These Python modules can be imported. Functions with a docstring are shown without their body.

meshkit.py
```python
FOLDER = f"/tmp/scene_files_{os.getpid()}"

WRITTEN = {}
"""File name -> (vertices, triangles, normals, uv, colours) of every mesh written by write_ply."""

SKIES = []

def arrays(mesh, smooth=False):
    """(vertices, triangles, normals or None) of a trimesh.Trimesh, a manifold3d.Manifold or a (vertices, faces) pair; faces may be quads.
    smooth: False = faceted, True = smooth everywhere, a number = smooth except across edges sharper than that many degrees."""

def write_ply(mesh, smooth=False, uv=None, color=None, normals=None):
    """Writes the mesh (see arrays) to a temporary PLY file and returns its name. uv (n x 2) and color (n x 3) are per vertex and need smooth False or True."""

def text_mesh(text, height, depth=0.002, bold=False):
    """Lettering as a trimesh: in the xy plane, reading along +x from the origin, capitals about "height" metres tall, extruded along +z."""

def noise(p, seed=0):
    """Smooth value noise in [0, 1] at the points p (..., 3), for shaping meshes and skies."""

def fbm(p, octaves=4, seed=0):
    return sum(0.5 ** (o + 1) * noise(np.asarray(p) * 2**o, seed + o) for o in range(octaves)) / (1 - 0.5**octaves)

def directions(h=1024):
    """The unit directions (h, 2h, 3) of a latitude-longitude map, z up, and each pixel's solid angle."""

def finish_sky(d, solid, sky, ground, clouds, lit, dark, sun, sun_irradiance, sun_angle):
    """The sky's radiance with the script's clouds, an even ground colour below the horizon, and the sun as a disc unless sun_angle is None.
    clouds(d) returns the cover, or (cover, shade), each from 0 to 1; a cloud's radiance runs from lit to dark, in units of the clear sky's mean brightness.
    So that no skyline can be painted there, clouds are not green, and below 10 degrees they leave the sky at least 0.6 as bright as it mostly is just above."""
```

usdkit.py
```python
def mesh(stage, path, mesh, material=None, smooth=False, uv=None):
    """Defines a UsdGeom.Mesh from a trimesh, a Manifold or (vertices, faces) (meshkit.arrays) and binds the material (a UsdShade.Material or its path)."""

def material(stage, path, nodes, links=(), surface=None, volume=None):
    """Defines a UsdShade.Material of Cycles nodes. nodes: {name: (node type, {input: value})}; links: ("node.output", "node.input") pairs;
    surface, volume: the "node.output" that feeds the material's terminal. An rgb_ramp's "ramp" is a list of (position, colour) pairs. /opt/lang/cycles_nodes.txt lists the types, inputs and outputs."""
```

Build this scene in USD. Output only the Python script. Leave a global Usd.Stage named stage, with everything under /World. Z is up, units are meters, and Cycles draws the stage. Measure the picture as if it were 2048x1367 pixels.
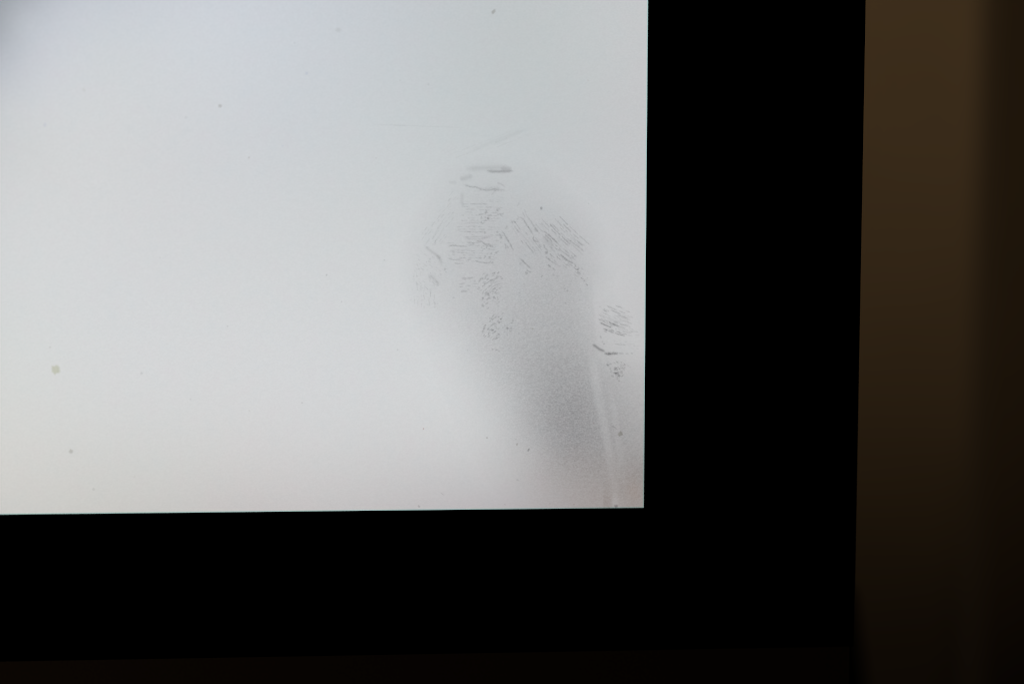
import math
import random

import numpy as np
import trimesh
import usdkit
from pxr import Gf, Sdf, Usd, UsdGeom, UsdLux, Vt
from scipy.interpolate import RBFInterpolator
from shapely.geometry import box as rect

random.seed(7)
rng = np.random.default_rng(7)
stage = Usd.Stage.CreateInMemory()
UsdGeom.SetStageUpAxis(stage, "Z")
UsdGeom.SetStageMetersPerUnit(stage, 1.0)
UsdGeom.Xform.Define(stage, "/World")
UsdGeom.Scope.Define(stage, "/World/Looks")

# ---------------------------------------------------------------- camera
# The display's front is the plane y = 0; the lower right corner of its lit area is the origin.
EYE = np.array([-0.09477765, -0.57, 0.10463067])
ROT = np.array([[0.99747757, -0.07094241, 0.00238336],
                [0.00217938, 0.06416924, 0.99793665],
                [-0.07094897, -0.99541423, 0.06416199]])      # rows: right, up, back
WR, WB = 0.08863, 0.05902                                      # width of the black border, right and below
cam = UsdGeom.Camera.Define(stage, "/World/camera")
M = Gf.Matrix4d(1.0)
for r in range(3):
    M.SetRow(r, Gf.Vec4d(*ROT[r], 0.0))
M.SetRow(3, Gf.Vec4d(*EYE, 1.0))
cam.AddTransformOp().Set(M)
cam.CreateFocalLengthAttr(50.0)
cam.CreateHorizontalApertureAttr(36.0)
cam.CreateFocusDistanceAttr(0.575)
cam.CreateFStopAttr(1.9)
cam.CreateClippingRangeAttr(Gf.Vec2f(0.02, 100.0))
cam.CreateExposureAttr(0.0)

# ---------------------------------------------------------------- light: a warm gallery spot on the wall and two added fills
WALL_Y = 0.50


def aim(prim, eye, target):
    eye, target = np.asarray(eye, float), np.asarray(target, float)
    back = eye - target
    back /= np.linalg.norm(back)
    right = np.cross([0, 0, 1], back)
    right /= np.linalg.norm(right)
    up = np.cross(back, right)
    m = Gf.Matrix4d(1.0)
    for i, v in enumerate((right, up, back)):
        m.SetRow(i, Gf.Vec4d(*map(float, v), 0))
    m.SetRow(3, Gf.Vec4d(*map(float, eye), 1))
    UsdGeom.Xformable(prim).AddTransformOp().Set(m)


def lamp(name, radius, power, color, eye, target=None, angle=0.0, soft=0.0):
    p = UsdLux.SphereLight.Define(stage, "/World/" + name)
    p.CreateRadiusAttr(radius)
    p.CreateNormalizeAttr(True)
    p.CreateIntensityAttr(power)
    p.CreateColorAttr(Gf.Vec3f(*color))
    if target is None:
        p.AddTranslateOp().Set(Gf.Vec3d(*eye))
    else:
        c = UsdLux.ShapingAPI.Apply(p.GetPrim())
        c.CreateShapingConeAngleAttr(angle)
        c.CreateShapingConeSoftnessAttr(soft)
        aim(p, eye, target)


lamp("gallery_spot", 0.03, 6.5, (1.0, 0.71, 0.405), (0.30, WALL_Y - 2.2, 0.95), (0.27, WALL_Y, 0.92), 28.0, 0.76)
lamp("added_low_fill", 0.05, 0.2, (1.0, 0.78, 0.52), (-0.75, -0.35, -0.42))  # added fill, no such fixture: lifts the bottom trim and lower wall
lamp("added_right_fill", 0.05, 0.25, (1.0, 0.80, 0.58), (1.6, 0.15, -0.05))  # added fill from the right, brightens the receding face of the wall corner

# ---------------------------------------------------------------- helpers
def numbered(path):
    if not stage.GetPrimAtPath(path):
        return path
    k = 1
    while stage.GetPrimAtPath(f"{path}_{k:03d}"):
        k += 1
    return f"{path}_{k:03d}"


def keys(p, **kw):
    for k, v in kw.items():
        p.SetCustomDataByKey(k, v)
    return p


def obj(path, mesh, mat, smooth=False, **kw):
    p = usdkit.mesh(stage, numbered(path), mesh, mat, smooth)
    keys(p.GetPrim(), **kw)
    return p


def flat(path, v, f, mat, alpha=None, tint=None, **kw):
    m = usdkit.mesh(stage, numbered(path), (v, f), mat)
    api = UsdGeom.PrimvarsAPI(m)
    if alpha is not None:
        api.CreatePrimvar("film", Sdf.ValueTypeNames.FloatArray, "vertex").Set(Vt.FloatArray.FromNumpy(np.asarray(alpha, np.float32)))
    if tint is not None:
        api.CreatePrimvar("tone", Sdf.ValueTypeNames.Color3fArray, "vertex").Set(Vt.Vec3fArray.FromNumpy(np.asarray(tint, np.float32)))
    keys(m.GetPrim(), **kw)
    return m


def lin(c):
    c = np.asarray(c, float) / 255
    return np.where(c < 0.04045, c / 12.92, ((c + 0.055) / 1.055) ** 2.4)


F = 50 / 36 * 2048


def on(x, y):
    """Metres on the display's front (x, z) of a spot measured on the 2048 px wide picture."""
    x, y = np.asarray(x, float), np.asarray(y, float)
    d = np.stack([(x - 1024) / F, (683.5 - y) / F, -np.ones_like(x)], -1) @ ROT
    t = -EYE[1] / d[..., 1]
    return EYE[0] + d[..., 0] * t, EYE[2] + d[..., 2] * t


def measured(X, Z):
    """The inverse of on()."""
    c = (np.stack([X, np.zeros_like(X), Z], -1) - EYE) @ ROT.T
    return 1024 - F * c[..., 0] / c[..., 2], 683.5 + F * c[..., 1] / c[..., 2]


PX = 0.000201


def bevel_box(x0, x1, y0, y1, z0, z1, c):
    import manifold3d as m3
    b = []
    for (dx, dy, dz) in ((c, c, 0), (c, 0, c), (0, c, c)):
        s = m3.Manifold.cube((x1 - x0 - 2 * dx, y1 - y0 - 2 * dy, z1 - z0 - 2 * dz)).translate((x0 + dx, y0 + dy, z0 + dz))
        b.append(s)
    return m3.Manifold.batch_hull(b)


# ---------------------------------------------------------------- materials
L = "/World/Looks/"
m_glass = usdkit.material(stage, L + "black_border_glass", {
    "p": ("principled_bsdf", {"base_color": (0.0002, 0.0002, 0.0002), "roughness": 0.15, "specular_ior_level": 0.08})}, [], surface="p.BSDF")
m_case = usdkit.material(stage, L + "dark_casing", {
    "co": ("texture_coordinate", {}),
    "n": ("noise_texture", {"scale": 900.0, "detail": 3.0}),
    "r": ("rgb_ramp", {"ramp": [(0.3, (0.15, 0.10, 0.07)), (0.7, (0.19, 0.13, 0.09))]}),
    "p": ("principled_bsdf", {"roughness": 0.6, "specular_ior_level": 0.3})},
    [("co.object", "n.vector"), ("n.fac", "r.fac"), ("r.color", "p.base_color")], surface="p.BSDF")
m_upright = usdkit.material(stage, L + "black_upright", {
    "p": ("principled_bsdf", {"base_color": (0.004, 0.004, 0.004), "roughness": 0.7, "specular_ior_level": 0.1})}, [], surface="p.BSDF")
m_wall = usdkit.material(stage, L + "wall_paint", {
    "co": ("texture_coordinate", {}),
    "n": ("noise_texture", {"scale": 9.0, "detail": 5.0}),
    "r": ("rgb_ramp", {"ramp": [(0.25, (0.45, 0.37, 0.27)), (0.75, (0.51, 0.41, 0.31))]}),
    "b": ("bump", {"strength": 0.15, "distance": 0.002}),
    "p": ("principled_bsdf", {"roughness": 0.85, "specular_ior_level": 0.2})},
    [("co.object", "n.vector"), ("n.fac", "r.fac"), ("r.color", "p.base_color"), ("n.fac", "b.height"), ("b.normal", "p.normal")], surface="p.BSDF")
# the lit picture: its tones per vertex, with the fine grain of the panel
m_screen = usdkit.material(stage, L + "lit_picture", {
    "a": ("attribute", {"attribute": "tone"}),
    "co": ("texture_coordinate", {}),
    "mp": ("mapping", {"scale": (1.0, 1.0, 1.5)}),
    "n": ("noise_texture", {"scale": 1500.0, "detail": 2.0, "roughness": 0.6}),
    "n2": ("noise_texture", {"scale": 130.0, "detail": 3.0, "roughness": 0.6}),
    "r": ("map_range", {"from_min": 0.2, "from_max": 0.8, "to_min": 0.955, "to_max": 1.045}),
    "r2": ("rgb_ramp", {"ramp": [(0.3, (0.985, 0.995, 1.0)), (0.5, (1.0, 1.0, 1.0)), (0.7, (1.003, 0.99, 0.997))]}),
    "m": ("mix", {"mix_type": "multiply", "fac": 1.0}),
    "m2": ("mix", {"mix_type": "multiply", "fac": 1.0}),
    "e": ("emission", {"strength": 1.0})},
    [("co.object", "mp.vector"), ("mp.vector", "n.vector"), ("co.object", "n2.vector"), ("n.fac", "r.value"), ("n2.fac", "r2.fac"), ("a.color", "m.color1"), ("r.result", "m.color2"),
     ("m.color", "m2.color1"), ("r2.color", "m2.color2"), ("m2.color", "e.color")], surface="e.emission")


def film(name, low, high, scale, rough=0.6):
    """A thin layer that takes away a part of the light behind it; its density breaks up in a fine grain."""
    return usdkit.material(stage, L + name, {
        "a": ("attribute", {"attribute": "film"}), "t": ("attribute", {"attribute": "tone"}),
        "co": ("texture_coordinate", {}),
        "mp": ("mapping", {"scale": (1.0, 1.0, 1.6)}),
        "n": ("noise_texture", {"scale": scale, "detail": 2.0, "roughness": rough}),
        "r": ("map_range", {"from_min": 0.3, "from_max": 0.7, "to_min": low, "to_max": high}),
        "m": ("math", {"math_type": "multiply", "use_clamp": True}),
        "w": ("transparent_bsdf", {"color": (1, 1, 1)}), "d": ("transparent_bsdf", {}),
        "x": ("mix_closure", {})},
        [("co.object", "mp.vector"), ("mp.vector", "n.vector"), ("n.fac", "r.value"), ("a.fac", "m.value1"), ("r.result", "m.value2"), ("t.color", "d.color"),
         ("m.value", "x.fac"), ("w.BSDF", "x.closure1"), ("d.BSDF", "x.closure2")], surface="x.closure")


m_smudge = film("grey_haze", 0.77, 1.23, 1250.0, 0.7)
m_mark = film("line_residue", 0.65, 1.3, 1500.0)
m_soft = film("soft_residue", 0.96, 1.04, 1500.0)
m_speck = film("speck_dirt", 0.85, 1.15, 1500.0)

# ---------------------------------------------------------------- walls behind
GAP = 0.30


def at_depth(x, y, Y):
    d = np.array([(x - 1024) / F, (683.5 - y) / F, -1.0]) @ ROT
    t = (Y - EYE[1]) / d[1]
    return EYE + d * t


XC = at_depth(1951, 500, WALL_Y)[0]
XE = XC + 0.085
from shapely.geometry import Polygon
foot = Polygon([(-1.6, WALL_Y), (XC, WALL_Y), (XE, WALL_Y + 0.175), (XE, WALL_Y + 0.30), (-1.6, WALL_Y + 0.30)])
foot = foot.buffer(-0.02).buffer(0.02)                          # the corner is rounded
w = trimesh.creation.extrude_polygon(foot, 2.6, engine="earcut")
w.apply_translation((0, 0, -1.2))
obj("/World/wall", w, m_wall, kind="structure", label="warm brown out-of-focus wall behind the display, ending in a slanted corner", category="wall")
w = trimesh.creation.box((3.0, 0.05, 2.6))
w.apply_translation((1.6, 2.6, 0.1))
obj("/World/back_wall", w, m_wall, kind="structure", label="almost black wall of the room beyond the slanted wall corner at right", category="wall")

# ---------------------------------------------------------------- the display
D = "/World/display"
disp = UsdGeom.Xform.Define(stage, D).GetPrim()
keys(disp, label="large display with a wide black border showing a pale grey picture with a dark smudge", category="display")
LW, LH = 0.56, 0.36                                            # lit area
frame = rect(-LW - WR, -WB, WR, LH + WB).difference(rect(-LW, 0, 0, LH))
g = trimesh.creation.extrude_polygon(frame, 0.004, engine="earcut")
g.apply_transform(np.array([[1, 0, 0, 0], [0, 0, 1, 0.0], [0, 1, 0, 0], [0, 0, 0, 1.0]]))
g.fix_normals()
obj(D + "/front_border", g, m_glass)
obj(D + "/casing", bevel_box(-LW - WR + 0.0006, WR - 0.0006, 0.0042, 0.045, -WB + 0.0006, LH + WB - 0.0006, 0.002), m_glass)
obj(D + "/bottom_trim", bevel_box(-LW - WR + 0.001, WR - 0.0008, 0.0035, 0.040, -WB - 0.045, -WB - 0.0003, 0.0006), m_case)
P0, P1 = at_depth(1708, 1180, 0.32), at_depth(1732, 1367, 0.32)
x0, z0, x1, z1 = P0[0], P0[2], P1[0], P1[2]
s = (x1 - x0) / (z0 - z1)
st = Polygon([(x0 - 0.05, z0), (x0, z0), (x1 + 0.15 * s, z1 - 0.15), (x0 - 0.05, z1 - 0.15)])  # dark upright shape behind the display, showing past its lower right edge
g = trimesh.creation.extrude_polygon(st, 0.03, engine="earcut")
g.apply_transform(np.array([[1, 0, 0, 0], [0, 0, 1, 0.32], [0, 1, 0, 0], [0, 0, 0, 1.0]]))
g.fix_normals()
obj(D + "/dark_upright", g, m_upright)
arm = Polygon([(-0.03, 0.0445), (0.03, 0.0445), (x0 - 0.008, 0.325), (x0 - 0.045, 0.325)])  # bar joining the dark upright shape to the casing
g = trimesh.creation.extrude_polygon(arm, 0.03, engine="earcut")
g.apply_translation((0, 0, z0 - 0.031))
obj(D + "/dark_upright_bar", g, m_upright)

# tones of the picture, by places measured on it (sRGB)
BASE = [(0, 0, 152, 157, 165), (0, 60, 165, 170, 178), (60, 0, 172, 177, 186), (40, 40, 180, 185, 193), (0, 130, 184, 188, 196), (130, 0, 190, 195, 204), (100, 70, 197, 201, 209),
        (0, 220, 199, 202, 206), (250, 0, 198, 203, 211), (200, 110, 204, 208, 213), (420, 0, 202, 207, 215), (60, 300, 206, 208, 210), (0, 400, 207, 209, 211),
        (300, 300, 207, 209, 212), (540, 60, 202, 207, 214), (560, 250, 202, 206, 211), (800, 60, 196, 201, 206), (800, 250, 198, 203, 206), (1050, 60, 192, 197, 199), (1050, 250, 193, 198, 200),
        (1200, 60, 195, 199, 201), (1280, 60, 197, 199, 201), (1240, 250, 195, 197, 199), (1285, 400, 197, 198, 200), (700, 450, 204, 207, 209), (200, 600, 210, 212, 214), (450, 600, 209, 211, 213),
        (0, 750, 210, 212, 211), (300, 800, 210, 211, 212), (600, 800, 209, 210, 212), (760, 700, 208, 210, 212), (100, 900, 208, 208, 206), (350, 920, 205, 205, 204), (650, 900, 205, 205, 206),
        (0, 1010, 200, 199, 196), (200, 1010, 198, 197, 194), (500, 1000, 195, 192, 192), (800, 990, 192, 190, 191), (0, 960, 205, 204, 201), (500, 950, 202, 200, 200), (850, 900, 203, 203, 204),
        (1000, 960, 190, 189, 190), (1000, 1010, 183, 180, 182), (1000, 860, 203, 204, 205), (1280, 650, 194, 194, 195), (1280, 850, 188, 187, 187), (1280, 1000, 176, 172, 171), (1120, 1000, 180, 177, 178),
        (1150, 700, 200, 201, 202), (1000, 500, 200, 202, 204), (1120, 850, 197, 197, 198)]
B = np.array(BASE, float)
B[:, 2:] += np.clip((1000 - B[:, :1]) / 400, 0, 1) * (1.6, 1.6, 1.0)
B[:, 2:] += np.clip((B[:, 1:2] - 930) / 60, 0, 1) * np.clip((1000 - B[:, :1]) / 300, 0, 1) * 2.5
B[:, 2:] += np.clip((150 - B[:, :1] - B[:, 1:2]) / 150, 0, 1) * 4.0
B[:, 4] -= np.clip((350 - B[:, 1]) / 350, 0, 1) * 0.6
base = RBFInterpolator(B[:, :2] / 1000, B[:, 2:], kernel="thin_plate_spline", smoothing=2e-4)
nx, nz = 300, 200
gx = np.concatenate([-LW + (LW - 0.0008) * np.linspace(0, 1, nx), [-0.0005, -0.0002, 0.0]])
gz = np.concatenate([[0.0, 0.0002, 0.0005], np.linspace(0.0008, LH, nz)])
X, Z = np.meshgrid(gx, gz)
mx, my = measured(X.ravel(), Z.ravel())
# past the measured part of the picture its edge tones go on
tone = lin(np.clip(base(np.stack([np.clip(mx, 0, 1296), np.clip(my, 0, 1030)], 1) / 1000), 0, 255))
edge = (X.ravel() > -0.00035) | (Z.ravel() < 0.00035)
tone[edge] *= (0.68, 0.98, 0.95)
n1, n2 = len(gx), len(gz)
ii = np.arange(n1 * n2).reshape(n2, n1)
quads = np.stack([ii[:-1, :-1].ravel(), ii[:-1, 1:].ravel(), ii[1:, 1:].ravel(), ii[1:, :-1].ravel()], 1)
LIT = 0.0003
flat(D + "/lit_panel", np.stack([X.ravel(), np.full(X.size, LIT), Z.ravel()], 1), quads, m_screen, tint=tone)

# the grey smudge
LP = D + "/lit_panel"
SM = [(1120, 850, .50), (1150, 870, .48), (1130, 820, .50), (1100, 790, .46), (1160, 800, .49), (1180, 850, .46), (1060, 740, .35), (1120, 720, .38), (1170, 720, .35), (1090, 660, .30), (1150, 640, .28), (1090, 580, .265), (1140, 570, .25),
      (1020, 700, .29), (1000, 640, .24), (960, 690, .18), (950, 620, .19), (900, 600, .15), (890, 540, .15), (950, 540, .18), (1040, 560, .24), (950, 480, .17), (1050, 480, .21), (1120, 480, .22), (1160, 490, .18),
      (1100, 430, .14), (960, 400, .13), (900, 440, .10), (860, 520, .10), (840, 580, .08), (1000, 360, .08), (1040, 400, .10), (1000, 420, .15), (1180, 560, .18), (1200, 640, .11), (1190, 600, .11), (1240, 640, .11), (1230, 690, .11), (1195, 690, .18), (1205, 740, .25),
      (1240, 740, .18), (1250, 800, .25), (1270, 760, .16), (1282, 800, .18), (1260, 860, .31), (1282, 880, .26), (1240, 900, .34), (1280, 940, .41), (1250, 960, .36), (1280, 1000, .33), (1240, 1005, .25), (1262, 985, .38), (1210, 990, .32), (1160, 960, .33), (1160, 1010, .24), (1110, 1000, .17), (1100, 950, .27),
      (1060, 900, .2), (1050, 850, .28), (1010, 800, .19), (960, 760, .13), (980, 860, .06), (1020, 940, .07), (1050, 1010, .06), (900, 700, .05), (920, 790, .03), (1130, 910, .42), (1190, 920, .41), (1075, 830, .40), (1210, 830, .36)]
ZERO = [(840, 700), (810, 640), (770, 560), (790, 480), (840, 400), (870, 330), (960, 290), (1060, 310), (1150, 380), (1205, 440), (1215, 520), (1250, 560), (1288, 600), (1287, 680), (880, 860), (940, 930), (980, 1000), (850, 800), (1000, 1018)]
SM = [(x, y, v * (1.0 + 0.10 * (y > 560) * (x > 940) + 0.07 * (560 < y < 760) * (x > 940) - 0.03 * (780 < y < 900) * (x < 1200))) for x, y, v in SM]
S = np.array(SM + [(a, b, 0.0) for a, b in ZERO])
haze = RBFInterpolator(S[:, :2] / 1000, S[:, 2], kernel="linear", smoothing=2e-2)
xs, ys = np.meshgrid(np.arange(770, 1292, 3.0), np.arange(280, 1026, 3.0))
al = haze(np.stack([xs.ravel(), ys.ravel()], 1) / 1000).reshape(xs.shape)


def band(cx, half, soft):
    return np.clip((half + soft - np.abs(cx)) / soft, 0, 1)


# paler streaks down its right side
c1 = np.interp(ys, [690, 740, 800, 850, 900, 950, 1020], [1181, 1188, 1198, 1208, 1218, 1226, 1230])
c2 = np.interp(ys, [760, 830, 900, 980], [1216, 1229, 1240, 1246])
al -= 0.105 * band(xs - c1, 4, 9) * np.clip((ys - 690) / 60, 0, 1) * np.clip((1010 - ys) / 110, 0.4, 1)
al -= 0.06 * band(xs - c2, 3, 6) * np.clip((ys - 770) / 40, 0, 1) * np.clip((980 - ys) / 60, 0, 1)
al -= 0.08 * np.exp(-(((xs - 1231) / 7) ** 2 + ((ys - 1003) / 12) ** 2))
al += 0.10 * band(xs - 1215, 9, 1) * np.clip((ys - 960) / 50, 0, 1) * (xs < 1224.5)
# the smudge's abrupt right edge
al -= 0.05 * np.clip((xs - 1184 - (ys - 600) * 0.06) / 6, 0, 1) * np.clip((ys - 540) / 40, 0, 1) * np.clip((760 - ys) / 60, 0, 1)
al = np.clip(al - 0.004, 0, 1)
fade = np.minimum.reduce([xs - 770, ys - 280]) / 60
al *= np.clip(fade, 0, 1)
vx, vz = on(xs.ravel(), ys.ravel())
vz, vx = np.maximum(vz, 0.0), np.minimum(vx, 0.0)
pink = np.exp(-(((xs - 1268) / 15) ** 2 + ((ys - 985) / 26) ** 2))[..., None]
tn = (np.array([0.172, 0.163, 0.172]) + 0 * pink) * (1 - pink) + pink * np.array([0.235, 0.17, 0.15])
warm = np.clip((ys - 880) / 120, 0, 1)[..., None] * np.array([0.14, 0.05, -0.02])
tn = np.clip(tn + warm, 0, 1)
aa = al.ravel() + 0.02 * pink.ravel()
h_, w_ = xs.shape
ii = np.arange(h_ * w_).reshape(h_, w_)
q = np.stack([ii[:-1, :-1].ravel(), ii[1:, :-1].ravel(), ii[1:, 1:].ravel(), ii[:-1, 1:].ravel()], 1)
q = q[aa[q].max(1) > 0.012]
flat(LP + "/smudge", np.stack([vx, np.full(vx.size, LIT - 0.00004), vz], 1), q, m_smudge, alpha=aa, tint=tn.reshape(-1, 3), label="soft grey hand-like smudge rising from the lower right corner of the picture")

# fine lines: (points measured on the picture, width, density)
LINES = """
972,341 985,343 1000,343 1012,342.5 1028,341.5|4.5|.24
930,338 960,336 1000,335 1024,336|9|.09
1000,338 1012,337 1025,338|7|.10
918,358 932,356 946,350|8|.11
924,368 940,373 952,374 962,379 975,380 990,379 1003,380 1013,380|3.6|.17
896,364 914,365|5|.06
968,377 1002,376|7|.06
993,365 1002,368 1011,374|3|.1
993,380 987,385 982,391|3|.09
925,383 924,400 926,416|6|.07
943,408 958,408 974,407|3|.08
930,419 950,416|3|.06
956,429 970,428|3|.12
969,430 975,418|2.6|.16
993,429 1000,428 1008,428|3|.15
993,436 1002,436|2.4|.07
930,445 950,445 974,445|2.2|.07
936,452 957,452|2.4|.06
915,459 920,463 945,463 952,464 976,463|2.4|.09
925,473 935,474 960,473 986,473|2.4|.1
930,478 950,478 972,478|2.4|.1
935,483 942,486 951,488|4|.14
950,482 965,483 970,489 978,489 988,492|3|.18
974,489 973,498|2.6|.18
978,492 988,493|3|.15
989,480 999,481|2.2|.11
894,491 905,491 920,492 936,493|2.8|.14
898,499 945,499|2.2|.06
900,503 925,505 946,507|2.2|.08
903,509 912,510|2.6|.1
896,517 905,519 915,519 926,517|2.6|.15
933,520 943,518|2.8|.14
949,521 960,524 973,526 980,525 983,519|2.6|.18
967,518 972,511|2.8|.13
981,511 984,504|3|.13
1002,460 1009,468 1013,476 1020,487 1028,502|3|.19
998,466 1001,472|3.4|.14
1009,485 1012,494 1011,499|3.2|.14
1014,490 1018,498|2.2|.12
1009,458 1017,451|3.2|.13
1021,447 1027,443 1033,447|3.2|.15
866,488 880,470 890,450|2.6|.05
862,480 876,458 893,430|2.6|.045
872,478 869,492|2.6|.07
1036,433 1042,435 1048,440 1053,449 1060,459 1067,470|2.8|.15
1052,430 1058,437 1066,449 1072,458 1081,469|2.8|.13
1069,454 1075,465|4.2|.13
1068,470 1066,478 1070,482 1078,485|2.8|.16
1077,445 1089,456|2.4|.07
1098,446 1104,451 1112,457|2.6|.09
1114,441 1128,456|2.4|.07
1086,460 1098,470 1110,481 1119,489|3|.16
1119,465 1131,471|2.4|.06
1088,470 1095,481 1105,493|11|.08
1135,477 1148,487 1160,496 1169,504|2.7|.15
1143,475 1173,494|3.4|.07
1125,474 1150,494 1168,512|2.4|.07
1110,470 1138,492|2.4|.06
1030,455 1045,470 1056,482 1063,493|2.3|.07
1046,478 1060,498 1079,511|2.3|.07
1077,489 1083,495|4.4|.13
1086,491 1092,498 1097,503|2.8|.14
1098,492 1106,497|3.4|.13
1091,511 1095,517 1103,522|3.2|.16
1102,521 1112,528 1123,534|2.6|.11
1096,528 1102,535|3.2|.2
1103,535 1112,540|2.7|.18
1119,508 1126,513 1134,520 1142,524 1149,528|3.2|.27
1109,496 1125,503 1140,513 1153,521|2.7|.11
1129,527 1134,529 1141,533|3.4|.13
1149,531 1153,534|3.2|.16
1154,542 1162,549|2.7|.19
1161,554 1168,559|2.4|.17
1171,567 1176,571|2.8|.22
1162,535 1169,541|2.4|.08
1038,515 1046,522 1054,530 1063,538|2.9|.21
1052,538 1058,543 1064,544|2.7|.16
1050,546 1056,545|4.4|.2
1086,550 1081,555|2.7|.15
1047,509 1054,511|2.4|.08
848,490 858,499 865,504 873,510 878,515 882,522 884,532|5|.11
873,508 881,519|4.4|.11
855,549 866,555 873,563 877,573|6.5|.09
847,588 850,600|2.4|.07
858,594 859,613|2.4|.08
867,597 868,609|2.4|.07
838,590 838,607|2.4|.04
850,566 848,583|2.4|.05
862,575 861,590|2.4|.05
833,560 835,578|2.4|.04
921,556 935,557 949,555|2.6|.13
918,568 931,567|2.4|.09
934,571 942,571|3|.13
918,574 928,573|2.2|.07
921,582 936,582|2.7|.16
938,584 946,585|2.2|.06
969,559 972,552 977,547|3.2|.17
957,566 961,558 968,555|3.2|.18
983,548 991,545|2.7|.16
971,566 985,560 1001,552|2.5|.15
967,574 972,562|2.7|.15
974,577 985,566 999,562|2.3|.1
976,585 985,573 1008,564|2.3|.09
981,583 992,574 1004,571|2.2|.07
965,589 967,580|2.7|.15
968,588 980,586|4|.17
990,588 999,585|2.4|.12
972,600 981,593|2.8|.17
993,600 1000,595|2.2|.09
969,610 978,603|2.4|.11
964,668 968,656 972,647|2.9|.18
973,658 981,659|3.2|.2
976,673 979,660|2.5|.13
979,655 985,648 993,646|2.9|.18
977,645 983,637 989,627|2.4|.12
983,641 992,633|2.4|.1
985,667 994,660|2.8|.18
988,679 996,675|2.9|.2
990,658 1001,656|2.3|.1
1021,647 1027,643|2.6|.16
1017,662 1024,661|2.4|.14
990,701 997,697|2.4|.15
1203,617 1216,626|2.4|.07
1199,627 1208,632 1221,637|2.4|.08
1198,644 1208,649 1217,652|3.6|.16
1208,638 1218,644 1230,650 1240,653 1254,656|2.7|.17
1224,647 1237,651|5|.11
1208,658 1216,660|4.2|.16
1217,661 1229,663|4.2|.15
1228,666 1240,668 1251,670|2.4|.15
1229,641 1243,648 1261,649|2.4|.1
1233,626 1245,632 1261,638|2.4|.08
1236,609 1248,618|2.4|.05
1227,629 1243,636 1263,641|2.4|.08
1253,643 1266,648|2.3|.09
1256,655 1269,660|2.3|.08
1254,670 1266,671|2.3|.09
1269,669 1282,671|2.2|.06
1215,632 1225,640 1246,645|2.4|.08
1212,651 1227,656|2.5|.1
1199,636 1212,643|2.4|.08
1238,659 1252,663 1270,664|2.2|.06
1199,671 1204,676|3|.16
1205,688 1211,687|2.7|.17
1225,681 1238,684|2.2|.05
1228,687 1240,689 1253,689|2.4|.11
1254,688 1271,687|2.2|.06
1184,688 1191,692 1199,698 1211,703|4.4|.34
1207,707 1220,707 1238,706|4.2|.38
1236,706 1249,707|2.4|.16
1250,707 1258,707|2.4|.15
1261,706 1267,707|2.4|.13
1217,727 1224,728|2.7|.17
1222,735 1219,739|2.4|.13
1241,737 1253,734|3.2|.16
1245,732 1252,728|2.7|.15
1225,744 1232,747 1238,742|3.2|.18
1229,747 1239,748|6|.2
1239,744 1246,740|2.7|.15
1221,749 1229,755|2.4|.15
1236,761 1241,761|2.8|.18
1230,739 1236,738|2.7|.15
1221,851 1228,853 1235,858|2|.16
738,248 775,250 800,251 840,252 880,254 930,255|1.8|.04
785,250 800,251 815,251|2|.05
932,306 970,290 1000,277 1052,257|6|.03
980,291 1020,274 1062,255|5|.025
880,985 890,990|2.4|.1
1040,402 1034,414|3|.06
1048,418 1054,432|3|.06
"""
tiny = []
layer = 0
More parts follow.
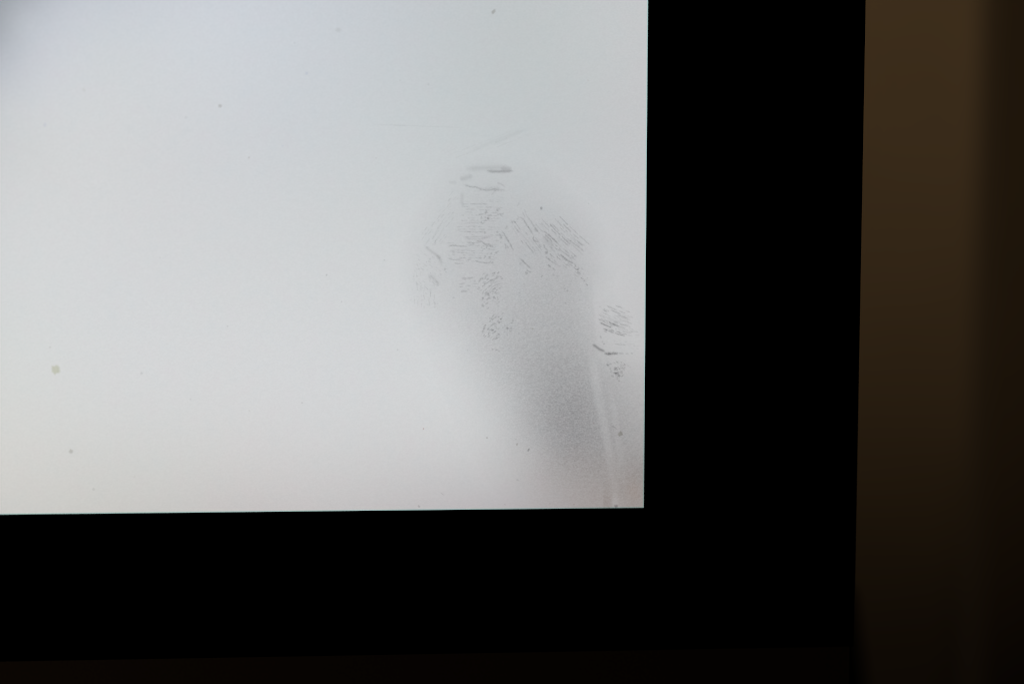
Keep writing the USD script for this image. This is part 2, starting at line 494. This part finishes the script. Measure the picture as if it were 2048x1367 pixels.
for row in LINES.strip().splitlines():
    pts, wd, den = row.split("|")
    p = np.array([[float(c) for c in a.split(",")] for a in pts.split()])
    wd, den = float(wd) * (1.0 if float(wd) < 4 else 1.15), min(0.6, float(den) * 1.5)
    seg = np.r_[0, np.cumsum(np.hypot(*np.diff(p, axis=0).T))]
    n = max(5, int(seg[-1] / 2.5))
    t = np.linspace(0, seg[-1], n)
    c = np.stack([np.interp(t, seg, p[:, k]) for k in range(2)], 1)
    c += rng.normal(0, 0.22 if wd < 5 else 0.05, c.shape)
    d = np.gradient(c, axis=0)
    d /= np.linalg.norm(d, axis=1, keepdims=True) + 1e-9
    nr = np.stack([-d[:, 1], d[:, 0]], 1)
    taper = np.clip(np.minimum(t, seg[-1] - t) / max(1.2, 0.16 * seg[-1]), 0, 1)
    rag = 0.5 if wd < 5 else 0.12
    hw = wd / 2 * (1 - rag / 2 + rag * rng.random(n)) * (0.55 + 0.45 * taper)
    rows_, dens = [], []
    for k in (-2.2, -1.3, -0.6, 0, 0.6, 1.3, 2.2):
        f = math.exp(-(k / 1.0) ** 2) if abs(k) < 2 else 0.0
        rows_.append(c + nr * (hw * k)[:, None])
        dens.append(den * f * taper ** 0.7 * (1 + (0.7 if wd < 5 else 0.1) * (rng.random(n) - 0.5)))
    v2 = np.concatenate(rows_)
    vx, vz = on(v2[:, 0], v2[:, 1])
    a_ = np.arange(7 * n).reshape(7, n)
    q = np.stack([a_[:-1, :-1].ravel(), a_[:-1, 1:].ravel(), a_[1:, 1:].ravel(), a_[1:, :-1].ravel()], 1)
    item = (np.stack([vx, np.full(len(vx), LIT - 0.00005 - (layer := layer + 1) * 1e-6), vz], 1), q, np.concatenate(dens))
    if seg[-1] > 9.5:
        flat(LP + "/fine_line", item[0], item[1], m_mark if wd < 5 else m_soft, alpha=item[2], tint=np.tile([0.1, 0.1, 0.105], (len(vx), 1)))
    else:
        tiny.append(item)

DOTS = """976,437,2.3,.2 963,436,2.2,.09 995,419,3,.12 977,431,2.4,.12 970,465,2.4,.12 995,464,2.4,.13 1002,475,2.8,.16 985,525,2.4,.14 979,515,2.4,.13 992,505,2.2,.13 961,515,2.4,.09
1035,438,2.2,.09 1093,505,3,.2 1156,538,2.2,.21 1169,561,1.8,.14 1041,527,2.4,.11 1130,577,2,.1 1135,581,2,.11 890,538,2.3,.13 892,544,1.8,.08 838,538,2.2,.07 860,518,2.4,.07 966,596,2.4,.2 988,595,2.2,.15
965,609,2,.13 967,612,2,.12 995,607,2,.08 998,644,2.4,.19 1002,638,2,.13 997,633,2,.13 984,660,2.6,.2 997,668,2.2,.16 994,671,1.8,.12 1005,626,2,.1 1015,656,2.4,.22 1022,656,2,.13 1014,669,1.8,.09 1026,641,1.8,.13
1010,651,1.7,.09 1006,655,1.7,.09 985,698,2,.12 998,702,1.7,.1 1205,683,2,.1 1231,735,2.2,.17 1236,734,1.9,.13 1217,731,1.9,.13 1150,512,2.2,.1 958,575,2,.1 949,562,2,.09 1149,921,2,.12 907,595,2.2,.08
1067,585,1.8,.07 1115,552,2,.06 1107,549,2.4,.06 1200,613,2,.06 1060,600,1.8,.06 1131,606,1.8,.09 1256,731,1.8,.08 1261,734,1.8,.06"""


def disc(x, y, rx, ry, den, hard=0.75, rot=0.0, wob=0.12):
    k = 14
    th = np.linspace(0, 2 * np.pi, k, endpoint=False)
    v, a_ = [(x, y)], [den]
    wv = 1 + wob * rng.normal(size=k)
    for r, f in ((hard * 0.8, 0.95), (1.25, 0.0)):
        ex, ey = rx * r * np.cos(th) * wv, ry * r * np.sin(th) * wv
        v += list(zip(x + ex * math.cos(rot) - ey * math.sin(rot), y + ex * math.sin(rot) + ey * math.cos(rot)))
        a_ += [den * f] * k
    f = []
    for i in range(k):
        j = (i + 1) % k
        f += [(0, 1 + j, 1 + i), (1 + i, 1 + j, 1 + k + j), (1 + i, 1 + k + j, 1 + k + i)]
    v = np.array(v)
    vx, vz = on(v[:, 0], v[:, 1])
    return np.stack([vx, np.full(len(vx), LIT - 0.00027), vz], 1), np.array(f), np.array(a_)


for d in DOTS.split():
    x, y, r, den = map(float, d.split(","))
    v, f, a_ = disc(x, y, r * 1.15, r, den * 1.5)
    tiny.append((v, f, a_))


def dash(p, wd, den):
    """One short ridge mark through the picture points p."""
    p = np.asarray(p, float)
    n = len(p)
    d = np.gradient(p, axis=0)
    d /= np.linalg.norm(d, axis=1, keepdims=True) + 1e-9
    nr = np.stack([-d[:, 1], d[:, 0]], 1)
    e = np.clip(np.minimum(np.arange(n), n - 1 - np.arange(n)) / 1.0, 0, 1)
    hw = wd / 2 * (0.7 + 0.6 * rng.random(n))
    v2, dn = [], []
    for k in (-1.9, -0.6, 0.6, 1.9):
        v2.append(p + nr * (hw * k)[:, None])
        dn.append(den * e * (0.6 + 0.8 * rng.random(n)) if abs(k) < 1 else np.zeros(n))
    v2 = np.concatenate(v2)
    vx, vz = on(v2[:, 0], v2[:, 1])
    a_ = np.arange(4 * n).reshape(4, n)
    q = np.stack([a_[:-1, :-1].ravel(), a_[:-1, 1:].ravel(), a_[1:, 1:].ravel(), a_[1:, :-1].ravel()], 1)
    tiny.append((np.stack([vx, np.full(len(vx), LIT - 0.00022 - (len(tiny) % 40) * 1e-6), vz], 1), q, np.concatenate(dn)))


def ridges(corners, angle, bend, step, den, keep, wd=2.0, lo=5, hi=20):
    """Broken parallel skin-like ridges filling a patch: its corners, their direction (degrees, downwards to the right) and how it turns along the patch."""
    poly = Polygon(corners)
    from shapely.geometry import Point
    cx, cy = poly.centroid.coords[0]
    x0_, y0_, x1_, y1_ = poly.bounds
    R = math.hypot(x1_ - x0_, y1_ - y0_) / 2 + 5
    th = math.radians(angle)
    u, w_ = np.array([math.cos(th), math.sin(th)]), np.array([-math.sin(th), math.cos(th)])
    for o_ in np.arange(-R, R, step):
        t = -R
        wob_ = rng.normal(0, 0.5)
        while t < R:
            ln = rng.uniform(lo, hi)
            if rng.random() < keep:
                tt = np.linspace(t, t + ln, max(4, int(ln / 2.5)))
                pts = np.array([cx, cy]) + tt[:, None] * u + (o_ + wob_ + bend * (tt / R) ** 2)[:, None] * w_
                pts += rng.normal(0, 0.22, pts.shape)
                if poly.contains(Point(*pts[len(pts) // 2])) and poly.buffer(3).contains(Point(*pts[0])):
                    dash(pts, wd * 0.82 * rng.uniform(0.75, 1.2), den * 0.88 * rng.uniform(0.45, 1.4))
            t += ln + rng.uniform(0.5, 3.5)


ridges([(918, 398), (1002, 398), (1008, 470), (930, 482), (912, 460)], 1, 2, 5.6, .14, .66)
ridges([(895, 485), (990, 485), (992, 532), (895, 528)], 2, 3, 5.2, .16, .66)
ridges([(955, 420), (1012, 412), (1008, 440), (958, 445)], 4, 0, 5, .17, .5, 2.4, 3, 8)
ridges([(960, 495), (1000, 468), (1012, 500), (985, 530)], -40, 0, 5.5, .15, .5, 2.4, 3, 9)
ridges([(1030, 425), (1060, 425), (1085, 480), (1085, 500), (1058, 500), (1010, 450)], 56, -3, 5.5, .14, .6, 2.3, 10, 30)
ridges([(1060, 430), (1125, 430), (1170, 480), (1172, 512), (1150, 530), (1085, 475)], 44, -4, 5.0, .17, .7, 2.3, 10, 32)
ridges([(1085, 475), (1120, 488), (1165, 540), (1160, 555), (1095, 520)], 40, -2, 5.0, .19, .62, 2.4, 5, 16)
ridges([(838, 470), (880, 420), (905, 380), (922, 385), (905, 450), (880, 500), (850, 500)], -52, 4, 6.0, .09, .6, 2.2, 6, 18)
ridges([(832, 500), (868, 505), (885, 540), (878, 585), (842, 580), (820, 560)], 40, 3, 5.5, .09, .5, 2.4, 4, 12)
ridges([(820, 545), (882, 545), (880, 622), (825, 612)], 88, 0, 6.5, .085, .5, 2.0, 5, 16)
ridges([(820, 555), (880, 555), (880, 615), (820, 610)], 0, 0, 7.0, .06, .4, 2.0, 4, 9)
ridges([(918, 552), (962, 552), (958, 592), (918, 590)], -2, 0, 4.6, .14, .6, 2.2, 5, 14)
ridges([(962, 545), (1010, 543), (1010, 575), (985, 590), (962, 590)], -34, 3, 4.6, .2, .66, 2.3, 4, 14)
ridges([(962, 585), (1002, 580), (1002, 612), (962, 618)], -30, 0, 5.0, .2, .55, 2.3, 3, 8)
ridges([(962, 650), (985, 628), (1005, 625), (1005, 660), (996, 682), (964, 672)], -38, 2, 4.6, .23, .64, 2.4, 3, 10)
ridges([(1008, 640), (1030, 636), (1030, 665), (1010, 668)], -25, 0, 5.0, .12, .4, 2.2, 2, 6)
ridges([(1198, 610), (1240, 605), (1270, 635), (1268, 672), (1240, 672), (1198, 655)], 20, -7, 4.0, .21, .72, 2.2, 8, 26)
ridges([(1200, 640), (1235, 645), (1245, 668), (1205, 662)], 20, -3, 4.0, .24, .65, 2.4, 4, 12)
ridges([(1222, 680), (1282, 680), (1282, 698), (1222, 695)], 2, 0, 4.4, .09, .5, 2.0, 4, 12)
ridges([(1214, 724), (1256, 724), (1250, 752), (1238, 764), (1222, 752)], 28, 0, 3.4, .24, .6, 2.3, 3, 8)
ridges([(1220, 738), (1250, 730), (1246, 756), (1228, 756)], -35, 0, 4.0, .28, .6, 2.6, 3, 8)
ridges([(930, 376), (1010, 372), (1010, 402), (930, 404)], 1, 0, 6, .06, .45, 2.2, 5, 16)
ridges([(880, 300), (1060, 250), (1064, 275), (900, 330)], -21, 0, 9, .03, .35, 3.0, 14, 40)
ridges([(1010, 540), (1180, 540), (1180, 600), (1010, 600)], 10, 0, 6, .07, .22, 2.2, 2, 6)
ridges([(1030, 600), (1185, 600), (1195, 760), (1030, 760)], 5, 0, 7, .06, .16, 2.2, 2, 6)
# the scattered short dabs and dots of the smudge's texture are one part
V, Fa, A, o = [], [], [], 0
for v, f, a_ in tiny:
    if f.shape[1] == 4:
        f = np.vstack([f[:, [0, 1, 2]], f[:, [0, 2, 3]]])
    V.append(v), Fa.append(f + o), A.append(a_)
    o += len(v)
V = np.vstack(V)
flat(LP + "/fine_dabs", V, np.vstack(Fa), m_mark, alpha=np.concatenate(A), tint=np.tile([0.1, 0.1, 0.105], (len(V), 1)), kind="stuff")

# specks: x, y, rx, ry, density, hard, tint
OLIVE, GREY, BLUE, BROWN, RED = (0.42, 0.42, 0.2), (0.12, 0.12, 0.13), (0.3, 0.38, 0.75), (0.22, 0.17, 0.1), (0.4, 0.08, 0.06)
SPECKS = [(111, 739, 8.5, 8.5, .40, .95, (0.5, 0.52, 0.22)), (440, 212, 4.5, 4, .28, .6, BROWN), (987, 24, 3.2, 5.5, .36, .7, BROWN), (677, 60, 7, 5, .13, .5, BROWN), (613, 147, 3.4, 3.4, .13, .7, BLUE), (168, 180, 4.5, 3.5, .1, .6, OLIVE),
          (90, 250, 3.6, 4, .12, .8, BLUE), (372, 235, 2.6, 3.4, .1, .6, GREY), (498, 315, 2.8, 2.4, .17, .6, BROWN), (142, 902, 4.2, 4.6, .3, .7, BROWN), (100, 694, 2.2, 2.2, .15, .6, BROWN), (283, 746, 2.8, 3, .16, .7, GREY),
          (187, 978, 3.2, 3, .13, .7, GREY), (269, 952, 2, 3, .08, .6, OLIVE), (381, 798, 2.4, 2, .09, .6, GREY), (499, 821, 2.4, 2, .08, .6, BROWN), (455, 652, 2, 2, .12, .6, GREY), (653, 550, 2, 2.4, .2, .7, GREY), (769, 520, 2.2, 2, .12, .6, GREY),
          (847, 857, 1.8, 2.2, .32, .7, RED), (974, 875, 2.4, 2.2, .26, .7, BROWN), (1034, 888, 2.2, 3, .3, .7, BROWN), (1057, 899, 2, 3.6, .42, .8, GREY), (1065, 657, 2.6, 2.4, .2, .7, OLIVE), (1035, 959, 2.6, 2.4, .13, .6, GREY),
          (838, 1012, 3, 2.4, .26, .6, GREY), (857, 169, 2.4, 2.4, .09, .6, GREY), (589, 86, 3, 2, .07, .6, GREY), (604, 805, 2, 2.2, .12, .6, GREY), (795, 699, 2, 2, .12, .6, GREY), (683, 603, 2, 2, .12, .6, GREY), (565, 292, 2.4, 2.6, .07, .6, BLUE),
          (1082.5, 416.5, 2.9, 3.2, .38, .8, GREY), (1241, 867, 4.6, 5.2, .42, .95, (0.3, 0.28, 0.18)), (1232, 1011.5, 4.2, 3.6, .45, .7, (0.16, 0.1, 0.16)), (1148, 1008, 2, 1.6, .15, .6, RED), (1032, 878, 1.8, 1.5, .16, .6, GREY),
          (752, 316, 2.2, 2, .08, .6, GREY), (1176, 161, 2.4, 2, .06, .6, RED), (800, 161, 2, 2, .06, .6, GREY), (1177, 407, 1.8, 1.8, .08, .6, GREY), (935, 700, 2, 2, .1, .6, GREY), (860, 580, 2, 2, .07, .6, GREY), (320, 515, 2, 2, .06, .6, GREY),
          (244, 420, 2, 2, .05, .6, GREY), (1010, 1008, 2, 1.4, .16, .6, GREY), (1100, 1006, 1.8, 1.4, .14, .6, GREY), (1187, 846, 2, 2, .14, .6, RED)]
for x, y, rx, ry, den, hard, tint in SPECKS:
    v, f, a_ = disc(x, y, rx, ry, den, hard, rot=rng.random() * 0.8)
    says = {111: "large pale olive speck near the left edge of the picture", 1241: "dark brownish speck at the lower right of the smudge"}.get(x)
    flat(LP + "/speck", v, f, m_speck, alpha=a_, tint=np.tile(tint, (len(v), 1)), **({"label": says} if says else {}))
